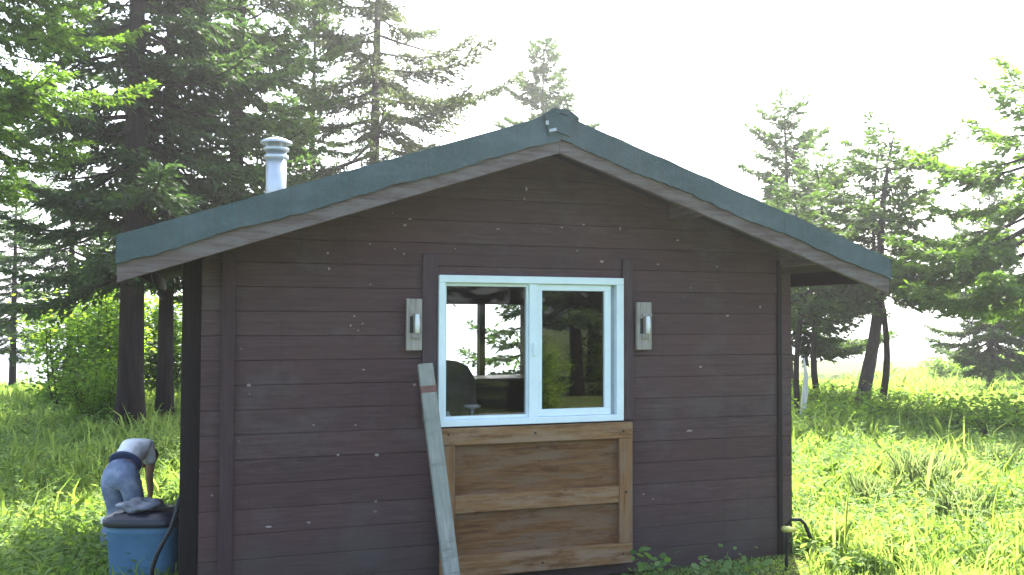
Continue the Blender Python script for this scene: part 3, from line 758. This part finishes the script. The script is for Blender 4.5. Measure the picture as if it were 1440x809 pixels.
def conifer(name, seed, H, base, R, tr, matf, matb, dens=1.0, step=.11, lean=(0, 0), crook=0.0, gap=0.0, shoot=(.10, .17, .050), side=None, droop=.12, shape=.8):
    rng = np.random.RandomState(seed)
    root = empty(name)
    nz = 16
    zs = np.linspace(0, H, nz)
    ph = rng.uniform(0, 6, 4)
    wob = lambda z: np.array([lean[0] * z / H + crook * math.sin(z * 1.5 + ph[0]) * math.exp(-z * .12), lean[1] * z / H + crook * .7 * math.sin(z * 1.2 + ph[1]) * math.exp(-z * .12)])
    w0 = wob(0)
    tp = [Vector((*(wob(z) - w0), z - .25 * (i == 0))) for i, z in enumerate(zs)]
    rad = [tr * (1 - z / H) ** .85 * (1.35 if i == 0 else 1) + .005 for i, z in enumerate(zs)]
    mb = MB(); mb.tube(tp, rad, 10)
    S = []; D = []; LN = []
    z = base; az = rng.uniform(0, 6)
    gaps = [(rng.uniform(0, 2 * PI), rng.uniform(base, H)) for _ in range(7)]
    while z < H - .04:
        t = (z - base) / (H - base)
        az += 2.399 + rng.uniform(-.5, .5)
        L = R * (1 - t) ** shape * min(1, .6 + t * 2.5) * rng.uniform(.6, 1.12) + .2
        if side is not None: L *= 1 + side[1] * math.cos(az - side[0])
        skip = rng.rand() < gap
        for ga, gzz in gaps:
            if abs((az - ga + PI) % (2 * PI) - PI) < .5 and abs(z - gzz) < .5: L *= .55
        e0 = -.12 + .75 * t ** 1.5 + rng.uniform(-.13, .13)
        h = np.array([math.cos(az), math.sin(az)]); c0 = wob(z) - w0
        ss = np.linspace(0, 1, 6)
        bend = rng.uniform(-.12, .12)
        P = np.stack([c0[0] + h[0] * L * ss - h[1] * bend * L * ss ** 2, c0[1] + h[1] * L * ss + h[0] * bend * L * ss ** 2,
                      z + L * (math.tan(e0) * ss - (droop + .1) * np.sin(ss * PI) * .5 - droop * ss ** 2 + droop * .8 * ss ** 4)], -1)
        mb.tube([Vector(p) for p in P], [max(.004, .013 * L * (1 - s) + .004) for s in ss], 4, False)
        if not skip:
            nt = max(4, int(L / .07))
            for k in range(nt):
                s = .16 + .84 * (k + rng.rand() * .8) / nt
                if s > 1: s = 1
                f = s * 5; i = min(4, int(f)); p = P[i] + (P[i + 1] - P[i]) * (f - i)
                bd = unit(P[i + 1] - P[i]); up = np.array([0, 0, 1.]); sd = unit(np.cross(bd, up))
                for sg in (-1, 1):
                    lt = (.12 + .36 * L * (1.02 - s)) * rng.uniform(.55, 1.15); lt = min(lt, .75)
                    an = rng.uniform(.6, 1.1)
                    dd = unit(bd * math.cos(an) + sd * sg * math.sin(an) + up * rng.uniform(-.35, .12))
                    S.append(p); D.append(dd); LN.append(lt)
            S.append(P[4]); D.append(unit(P[5] - P[4])); LN.append(.2 * L)
        z += step * .72 * rng.uniform(.5, 1.5) * (1 + .3 * t)
    S = np.array(S); D = np.array(D); LN = np.array(LN)
    cnt = np.maximum(3, (LN / (.026 / dens)).astype(int))
    I = np.repeat(np.arange(len(S)), cnt)
    start = np.concatenate([[0], np.cumsum(cnt)[:-1]]); j = np.arange(len(I)) - start[I]
    f = (j + rng.rand(len(I))) / cnt[I]
    p = S[I] + D[I] * (LN[I] * f)[:, None] + np.array([0, 0, -1.]) * (.08 * LN[I] * f * f)[:, None]
    d = D[I]; up = np.array([0, 0, 1.])
    sd = unit(np.cross(d, up)); u2 = np.cross(sd, d)
    sg = np.where(j % 2 == 0, 1, -1) * rng.uniform(.3, 1.0, len(I))
    dd = unit(d * 1.0 + sd * sg[:, None] + u2 * rng.uniform(-.7, .75, len(I))[:, None])
    ln = rng.uniform(shoot[0], shoot[1], len(I)) * (1.1 - .35 * f)
    wv = unit(np.cross(dd, unit(up + rng.normal(0, .55, (len(I), 3))))) * (shoot[2] * rng.uniform(.7, 1.3, len(I)))[:, None] * .5
    mid = p + dd * (ln * .45)[:, None]
    V = np.stack([p, mid + wv, p + dd * ln[:, None] - np.array([0, 0, .012]), mid - wv], 1)
    me = np_mesh('crown', V, 4, matf)
    mb.build('trunk', matb, root, smooth=True)
    link_me('crown', me, root)
    return root

def leafy(name, seed, H, R, nstem, nleaf, size, matf, matb, base=0.1, flat=1.0, sr=.02):
    rng = np.random.RandomState(seed)
    root = empty(name); mb = MB(); tips = []
    for i in range(nstem):
        q = rng.uniform(0, 2 * PI); rr_ = R * math.sqrt(rng.rand()) * .9; h = H * rng.uniform(.6, 1) * (1 - .35 * (rr_ / R) ** 2)
        b = np.array([math.cos(q) * rr_ * .35, math.sin(q) * rr_ * .35, -.1]); e = np.array([math.cos(q) * rr_, math.sin(q) * rr_, h])
        mid = (b + e) / 2 + rng.normal(0, .05 * H, 3)
        mb.tube([Vector(b), Vector(mid), Vector(e)], [sr, sr * .7, sr * .25], 5, False)
        for s in np.linspace(base, 1, 7):
            p = (b * (1 - s) + e * s) + (mid - (b + e) / 2) * (4 * s * (1 - s))
            qq = rng.uniform(0, 6.28); ex = p + np.array([math.cos(qq), math.sin(qq), .35]) * R * .32 * rng.uniform(.4, 1)
            mb.tube([Vector(p), Vector(ex)], [sr * .35, sr * .15], 3, False)
            tips.append(p); tips.append(ex); tips.append((p + ex) / 2)
    tips = np.array(tips); I = rng.randint(0, len(tips), nleaf)
    p = tips[I] + rng.normal(0, 1, (nleaf, 3)) * np.array([.13, .13, .10 * flat]) * (R ** .5)
    p[:, 2] = np.maximum(p[:, 2], .04)
    az = rng.uniform(0, 6.28, nleaf); el = rng.uniform(-.5, .5, nleaf)
    d = np.stack([np.cos(az) * np.cos(el), np.sin(az) * np.cos(el), np.sin(el)], -1)
    up = unit(np.array([0, 0, 1.]) + rng.normal(0, .5, (nleaf, 3))); w = unit(np.cross(d, up))
    ln = size * rng.uniform(.6, 1.25, nleaf)[:, None]; wd = ln * .36
    V = np.stack([p, p + d * ln * .35 + w * wd, p + d * ln * .75 + w * wd * .7, p + d * ln, p + d * ln * .75 - w * wd * .7, p + d * ln * .35 - w * wd], 1)
    me = np_mesh('foliage', V, 6, matf)
    mb.build('stem', matb, root, smooth=True); link_me('foliage', me, root)
    return root

def place(root, px, a, label, cat, group=None, rz=None, sc=None, dz=0):
    b = (px - 720) / F * a
    p = W(a, b, float(ground_z(a, b)) - .03 + dz); root.location = p
    if rz is not None: root.rotation_euler = (0, 0, rz)
    if sc: root.scale = (sc,) * 3
    tag(root, label, cat, group); return root
def again(src, px, a, rz, sc, label, cat='tree', group=None, dz=0):
    r = copy_tree(src, (0, 0, 0), rz, sc); return place(r, px, a, label, cat, group, dz=dz)

G1 = 'tall spruces left of the cabin'; G2 = 'wind shaped spruces right of the cabin'
# left stand
tA = conifer('spruce_tree', 1, 11.5, 2.25, 2.9, .175, M['spruce'], M['bark'], .85, .115, gap=.22)
place(tA, 186, 12.0, 'tall dark spruce with the thick straight trunk behind the bending person', 'tree', G1)
tB = conifer('spruce_tree', 2, 10.5, 2.3, 2.6, .12, M['spruce'], M['bark'], .9, .11, gap=.18)
place(tB, 234, 13.2, 'slimmer dark spruce trunk just left of the cabin corner', 'tree', G1)
tC = conifer('spruce_tree', 3, 11.5, 2.0, 2.7, .17, M['spruce_mid'], M['bark'], .95, .115, crook=.08, gap=.15)
place(tC, 330, 15.0, 'dark spruce with crooked bare limbs right behind the chimney pipe', 'tree', G1)
tD = conifer('spruce_tree', 4, 12.5, 1.8, 3.2, .15, M['spruce_far'], M['barkr'], .85, .16, gap=.2, lean=(.2, 0), shape=.5)
place(tD, 519, 18.0, 'thin open spruce with a straight bare trunk right of the chimney', 'tree', G1)
tE = conifer('spruce_tree', 5, 9.5, 3.3, 2.1, .13, M['spruce_lit'], M['bark'], 1.9, .085, shoot=(.06, .10, .030), droop=.18)
place(tE, -75, 9.0, 'bright sunlit spruce reaching in at the top left edge', 'tree', G1)
again(tB, 100, 17.5, 1.3, .66, 'dark spruce standing behind the left edge trees', group=G1)
again(tA, 20, 21.0, 2.2, .48, 'broad dark spruce at the far left beyond the bright bush', group=G1)
again(tC, 440, 19.5, 2.4, .8, 'green spruce between the chimney and the thin open spruce', group=G1)
# behind the ridge
tF = conifer('spruce_tree', 6, 10.7, 3.0, 3.4, .13, M['spruce_mid'], M['barkr'], 1.0, .12, gap=.05, shape=.85, shoot=(.14, .24, .075))
place(tF, 763, 27.0, 'lone slim spruce top rising behind the cabin ridge', 'tree')
again(tF, 919, 36.0, 1.0, .80, 'tiny spruce tip just above the right roof slope', 'tree')
# small spruces seen through the cabin's windows
tS = conifer('spruce_tree', 12, 4.4, .5, 1.3, .07, M['spruce'], M['bark'], .8, .11)
place(tS, 752, 13.5, 'young spruce seen through the cabin windows', 'tree')
# right stand
tI = tI_ = conifer('spruce_tree', 9, 4.9, 2.0, 1.8, .06, M['spruce_mid'], M['bark'], 1.0, .095, crook=.12, gap=.12, shape=.7)
tG = conifer('spruce_tree', 7, 7.0, 1.2, 2.7, .11, M['spruce_mid'], M['barkr'], 1.0, .085, crook=.05, gap=.05, shape=.85, shoot=(.12, .20, .06))
place(tG, 1108, 20.5, 'tallest pointed spruce above the right roof slope', 'tree', G2)
again(tI_, 1152, 16.5, 2.6, 1.0, 'dark curved spruce trunk between the cabin corner and the crooked trunk', group=G2)
again(tI_, 1060, 22.0, 4.6, 1.0, 'low spruce top just above the middle of the right roof slope', group=G2)
tH = conifer('spruce_tree', 8, 4.7, 2.15, 2.0, .115, M['spruce_mid'], M['barkr'], 1.0, .092, crook=.16, gap=.14, shape=.55, lean=(.50, -.15))
place(tH, 1207, 14.3, 'spruce with the thick crooked trunk beyond the right eave', 'tree', G2)
place(tI, 1236, 15.6, 'small spruce with a thin dark trunk in the right meadow', 'tree', G2)
tJ = conifer('spruce_tree', 10, 5.3, 2.0, 2.7, .13, M['spruce_lit'], M['bark'], 1.1, .09, gap=.08, shape=.55, droop=.16)
place(tJ, 1455, 13.0, 'broad yellow green spruce at the right edge of the picture', 'tree', G2)
again(tG, 1392, 24.0, 2.0, .82, 'bushy spruce behind the broad one at the right edge', group=G2)
again(tI, 1122, 14.2, 1.9, .80, 'spruce trunk half hidden by the right cabin corner', group=G2)
# trees behind the camera, mirrored in the window
for x_, y_, rz_, sc_, src, lb in ((2.6, -9.5, .4, .75, tA, 'tall spruce behind the viewpoint, mirrored in the middle of the right pane'), (4.6, -11.5, 1.9, .8, tC, 'spruce behind the viewpoint, mirrored at the right of the pane'),
                                (1.2, -12.5, 3.0, .7, tB, 'slim spruce behind the viewpoint, mirrored at the left of the pane'), (6.5, -15, 5.0, .9, tA, 'farthest spruce behind the viewpoint mirrored in the pane')):
    r = copy_tree(src, (0, 0, 0), rz_, sc_); r.location = (x_, y_, -.05); tag(r, lb, 'tree')
# pale dead stem beside the right corner
m = MB(); p0 = at_a(1131, 603, 13.0); p0.z = gz(p0) - .05
pts = [Vector((0, 0, 0)), Vector((-.03, 0, .3)), Vector((.02, 0, .6)), Vector((.035, 0, .85)), Vector((.0, 0, 1.1))]
m.tube(pts, [.05, .04, .045, .03, .01], 8)
o = m.build('dead_stem', M['palebark'], smooth=True, loc=p0); tag(o, 'pale dead stem standing beside the right cabin corner', 'stem')

# ------------------------------------------------------------------ shrubs
SG = 'leafy bushes behind the left trunks'; SR = 'low bushes on the far meadow mound'
s1 = leafy('alder_bush', 21, 2.6, 1.35, 16, 9000, .085, M['alder'], M['bark'])
place(s1, 125, 15.5, 'bright alder bush left of the thick trunk', 'bush', SG)
s2 = leafy('alder_bush', 22, 2.0, 1.2, 13, 6500, .085, M['alder'], M['bark'])
place(s2, 98, 15.0, 'rounded alder bush near the left edge', 'bush', SG)
again(s1, 212, 18.0, 1.0, .95, 'yellow green bush seen between the two dark trunks', 'bush', SG)
again(s2, 262, 18.5, 2.0, 1.2, 'bright bush squeezed between the slim trunk and the cabin', 'bush', SG)
again(s2, 150, 13.2, 4.4, .55, 'low bush at the foot of the thick trunk', 'bush', SG)
s3 = leafy('meadow_bush', 23, 1.1, 1.2, 12, 3500, .10, M['alder'], M['bark'])
for i, (px, a, sc, lb) in enumerate(((1290, 33, .8, 'leftmost low bush on the far meadow mound'), (1335, 34, 1.0, 'low bush in the middle of the meadow mound'), (1385, 32, 1.1, 'taller bush on the mound near the right edge'), (1430, 30, 1.2, 'bush on the mound at the right edge'))):
    if i == 0: place(s3, px, a, lb, 'bush', SR, sc=sc)
    else: again(s3, px, a, i * 1.7, sc, lb, 'bush', SR)
s4 = leafy('meadow_bush', 24, .6, .8, 10, 2400, .07, M['alder'], M['bark'])
MG = 'knee high bushes in the right meadow'
for i, (px, a, sc, lb) in enumerate(((1180, 12.6, .8, 'dark bush at the foot of the crooked trunk'), (1232, 13.6, .9, 'bush at the foot of the thin dark trunk'), (1330, 12.5, .8, 'bush in the middle of the right meadow'), (1405, 12.0, 1.0, 'bush near the right edge of the meadow'), (1150, 15.0, .9, 'bush beside the right cabin corner'), (1420, 7.4, .55, 'small bush low at the right edge'), (1282, 16.0, .8, 'pale bush right of the thin dark trunk'))):
    if i == 0: place(s4, px, a, lb, 'bush', MG, sc=sc)
    else: again(s4, px, a, i * 1.3, sc, lb, 'bush', MG)
for x_, y_, sc_, src, lb in ((3.0, -9.0, .5, s1, 'bush behind the viewpoint, mirrored low in the right pane'), (5.2, -11.5, .65, s1, 'larger bush behind the viewpoint, mirrored beside the dark trunks'), (1.4, -10.0, .6, s2, 'bush behind the viewpoint, mirrored at the left of the pane')):
    r = copy_tree(src, (0, 0, 0), x_, sc_); r.location = (x_, y_, -.03); tag(r, lb, 'bush', 'bushes behind the viewpoint')
# weeds at the wall foot
w1 = leafy('weed', 31, .42, .2, 8, 330, .055, M['weed'], M['weed'], sr=.004)
WG = 'weeds at the foot of the cabin wall'
for i, (px, a, sc, lb) in enumerate(((935, 5.0, 1.0, 'leafy weed at the wall foot right of the shutter'), (1020, 5.15, .95, 'weed at the wall foot halfway to the right corner'), (1048, 5.3, .75, 'small weed near the right corner of the wall'), (965, 5.0, .7, 'thin weed between the two leafy ones'))):
    if i == 0: place(w1, px, a, lb, 'weed', WG, sc=sc)
    else: again(w1, px, a, i * 1.9, sc, lb, 'weed', WG)

# ------------------------------------------------------------------ grass and herbs
def in_cabin(P):
    return (P[:, 0] > XL + .02) & (P[:, 0] < XR) & (P[:, 1] > -.03) & (P[:, 1] < YW + .15)
def grass():
    rng = np.random.RandomState(77)
    N = 210000
    u = rng.rand(N)
    a = np.exp(np.log(3.0) + u * (np.log(42) - np.log(3.0)))
    b = rng.uniform(-.80, .80, N) * a
    P = np.array([CX, CY]) + a[:, None] * FWD + b[:, None] * RGT
    keep = ~in_cabin(P) & (ground_z(a, b) > -2.6)
    hid = (P[:, 1] > YW) & (P[:, 0] > XL - .2 + (P[:, 1]) * .0) & (b / a > -.28) & (b / a < .26) & (rng.rand(N) < .7)
    keep &= ~hid
    a, b, P = a[keep], b[keep], P[keep]; N = len(a)
    z = ground_z(a, b) - .01
    cl = .5 + .5 * np.sin(P[:, 0] * 1.7 + 2 * np.sin(P[:, 1] * .9)) * np.sin(P[:, 1] * 1.9 + 1.3 * np.sin(P[:, 0]))
    h = rng.uniform(.08, .30, N) * (.6 + .8 * cl) * np.where(rng.rand(N) < .03, 1.9, 1)
    near_wall = (P[:, 1] > -1.2) & (P[:, 1] < 0) & (P[:, 0] > XL - .2) & (P[:, 0] < XR + .1)
    h = np.where(near_wall, h * .35, h)
    zmax = np.maximum(.03, 1.63 - .292 * a)
    front = (P[:, 1] < 0) & (b / a > -.36) & (b / a < .33)
    h = np.where(front, np.minimum(h, zmax * .85), h)
    h = np.where((a < 5.5) & ~front, np.minimum(h, .26), h)
    h = np.where((a < 6.4) & (b / a < -.33), h * .55, h)
    w = (.0012 + .0010 * a) * rng.uniform(.6, 1.4, N)
    az = rng.uniform(0, 2 * PI, N); ln = rng.uniform(.05, .75, N) * h
    q = rng.uniform(0, PI, N); wx = np.stack([np.cos(q), np.sin(q), np.zeros(N)], -1) * w[:, None]
    d = np.stack([np.cos(az), np.sin(az)], -1)
    p0 = np.stack([P[:, 0], P[:, 1], z], -1)
    p1 = p0 + np.concatenate([d * (ln * .3)[:, None], (h * .6)[:, None]], 1)
    p2 = p0 + np.concatenate([d * ln[:, None], (h * rng.uniform(.8, 1.0, N))[:, None]], 1)
    V = np.stack([p0 - wx, p0 + wx, p1 + wx * .8, p2, p1 - wx * .8], 1)
    me = np_mesh('grass', V, 5, M['grass'])
    o = link_me('grass', me); tag(o, 'tall unmown meadow grass around the cabin', 'grass', kind='stuff')
    # broad leaved herbs
    NC = 17000
    a = np.exp(np.log(5.6) + rng.rand(NC) * (np.log(30) - np.log(3.6))); b = rng.uniform(-.78, .78, NC) * a
    P = np.array([CX, CY]) + a[:, None] * FWD + b[:, None] * RGT
    keep = ~in_cabin(P) & (ground_z(a, b) > -1.5) & ~((P[:, 1] > -.9) & (P[:, 1] < 0) & (P[:, 0] > XL) & (P[:, 0] < XR))
    a, b, P = a[keep], b[keep], P[keep]; NC = len(a)
    H = rng.uniform(.10, .40, NC) * (.6 + .6 * rng.rand(NC) ** 2); K = 16
    I = np.repeat(np.arange(NC), K); n = len(I); k = np.tile(np.arange(K), NC)
    f = (k + rng.rand(n)) / K
    lean = rng.normal(0, .12, (NC, 2))
    c = np.concatenate([P[I] + lean[I] * f[:, None], (ground_z(a, b)[I] + H[I] * f)[:, None]], 1)
    az = k * 2.4 + rng.uniform(0, 1, n) + I; el = rng.uniform(-.3, .8, n)
    d = np.stack([np.cos(az) * np.cos(el), np.sin(az) * np.cos(el), np.sin(el)], -1)
    up = unit(np.array([0, 0, 1.]) + rng.normal(0, .3, (n, 3))); w = unit(np.cross(d, up))
    ln = (rng.uniform(.05, .11, n) * (1.1 - .5 * f) * (1 + .02 * a[I]))[:, None]
    V = np.stack([c, c + d * ln * .5 + w * ln * .2, c + d * ln + np.array([0, 0, -.01]), c + d * ln * .5 - w * ln * .2], 1)
    me = np_mesh('wild_herbs', V, 4, M['herb'])
    o = link_me('wild_herbs', me); tag(o, 'leafy wild herbs growing among the meadow grass', 'herbs', kind='stuff')
grass()
M['tuft'] = foliage('pale_tuft_grass', (.12, .19, .06), (.20, .28, .10), (.33, .38, .20), .45, clump=4, tcol=(1.4, 1.5, 1.0))
def tuft(seed, n, H, R_):
    rng = np.random.RandomState(seed); K = 6
    az = rng.uniform(0, 2 * PI, n); ln = rng.uniform(.05, .42, n) * H; h = H * rng.uniform(.45, 1, n); r0 = R_ * np.sqrt(rng.rand(n)) * .35; a0 = rng.uniform(0, 2 * PI, n)
    base = np.stack([np.cos(a0) * r0, np.sin(a0) * r0, np.full(n, -.02)], -1); d = np.stack([np.cos(az), np.sin(az), 0 * az], -1); w = np.stack([-np.sin(az), np.cos(az), 0 * az], -1) * (.0032 * rng.uniform(.6, 1.4, n))[:, None]
    up = np.array([0, 0, 1.]); L_ = []; Rr = []
    for f in (0, .35, .7, .9):
        c = base + d * (ln * f ** 1.9)[:, None] + up * (h * (f * 1.25 - .35 * f * f))[:, None]
        L_.append(c - w * (1 - .6 * f)); Rr.append(c + w * (1 - .6 * f))
    tip = base + d * ln[:, None] * 1.1 + up * (h * .84)[:, None]
    V = np.stack(L_ + [tip] + Rr[::-1], 1)
    me = np_mesh('grass_tuft', V, 9, M['tuft'])
    return link_me('grass_tuft', me)
tf = tuft(5, 420, .60, .62)
for i, (px, a, sc, lb) in enumerate(((1298, 7.9, 1.0, 'tall pale grass tuft in the middle of the right meadow'), (1352, 7.0, .8, 'pale arching grass tuft low in the right meadow'), (1222, 7.6, .75, 'pale grass tuft nearest the right cabin corner'), (1400, 9.2, .8, 'farther pale grass tuft toward the right edge'))):
    o = tf if i == 0 else tf.copy()
    if i: COL.objects.link(o)
    place(o, px, a, lb, 'grass tuft', 'pale grass tufts in the right meadow', rz=i * 1.3, sc=sc)

# ------------------------------------------------------------------ scattering air volume added to imitate lens glare
def glare():
    m = MB(); m.box(-900, 900, -160, 1200, -6.0, 60)
    t = NT('glare_veil'); v = t.n('ShaderNodeVolumePrincipled')
    v.inputs['Color'].default_value = (.97, .98, 1, 1); v.inputs['Density'].default_value = GLARE; v.inputs['Anisotropy'].default_value = .72
    t.l(v.outputs[0], t.out.inputs['Volume'])
    o = m.build('glare', t.m); tag(o, 'thin bright air volume added to imitate lens glare over the meadow and bay', 'glare', kind='stuff')
GLARE = 0.0018
glare()

# ------------------------------------------------------------------ light, sky, camera
SUN_AZ, SUN_EL = YAW + math.radians(13), math.radians(50)
sd = Vector((math.sin(SUN_AZ) * math.cos(SUN_EL), math.cos(SUN_AZ) * math.cos(SUN_EL), math.sin(SUN_EL)))
L = bpy.data.lights.new('sun', 'SUN'); L.energy = 5.0; L.angle = math.radians(.53); L.color = (1, .95, .86)
so = bpy.data.objects.new('sun', L); COL.objects.link(so); so.rotation_euler = sd.to_track_quat('Z', 'Y').to_euler(); so.location = (6, 10, 14)
w = bpy.data.worlds.new('World'); SC.world = w; w.use_nodes = True
nt = w.node_tree; nt.nodes.clear()
sky = nt.nodes.new('ShaderNodeTexSky'); sky.sky_type = 'NISHITA'; sky.sun_disc = False
sky.sun_elevation = SUN_EL; sky.sun_rotation = SUN_AZ; sky.dust_density = 3.0; sky.air_density = 1.0; sky.ozone_density = 1.0
bg = nt.nodes.new('ShaderNodeBackground'); bg.inputs[1].default_value = .15
ow = nt.nodes.new('ShaderNodeOutputWorld'); nt.links.new(sky.outputs[0], bg.inputs[0]); nt.links.new(bg.outputs[0], ow.inputs[0])

cam = bpy.data.cameras.new('camera'); co = bpy.data.objects.new('camera', cam); COL.objects.link(co)
cam.sensor_width = 36; cam.lens = 36 * F / 1440; cam.clip_end = 6000; cam.clip_start = .05
co.location = (CX, CY, CZ)
fw = Vector((FWD[0] * math.cos(PITCH), FWD[1] * math.cos(PITCH), math.sin(PITCH)))
rt = Vector((RGT[0], RGT[1], 0)); up = rt.cross(fw)
c, s = math.cos(ROLL), math.sin(ROLL)
rt2 = rt * c + up * s; up2 = up * c - rt * s
co.rotation_euler = Matrix((rt2, up2, -fw)).transposed().to_euler()
SC.camera = co

vs = SC.view_settings; vs.view_transform = 'Standard'; vs.look = 'None'; vs.exposure = 2.5; vs.gamma = 1; vs.use_curve_mapping = False
SC.cycles.use_denoising = True
SC.cycles.max_bounces = 8; SC.cycles.transparent_max_bounces = 12
SC.render.film_transparent = False
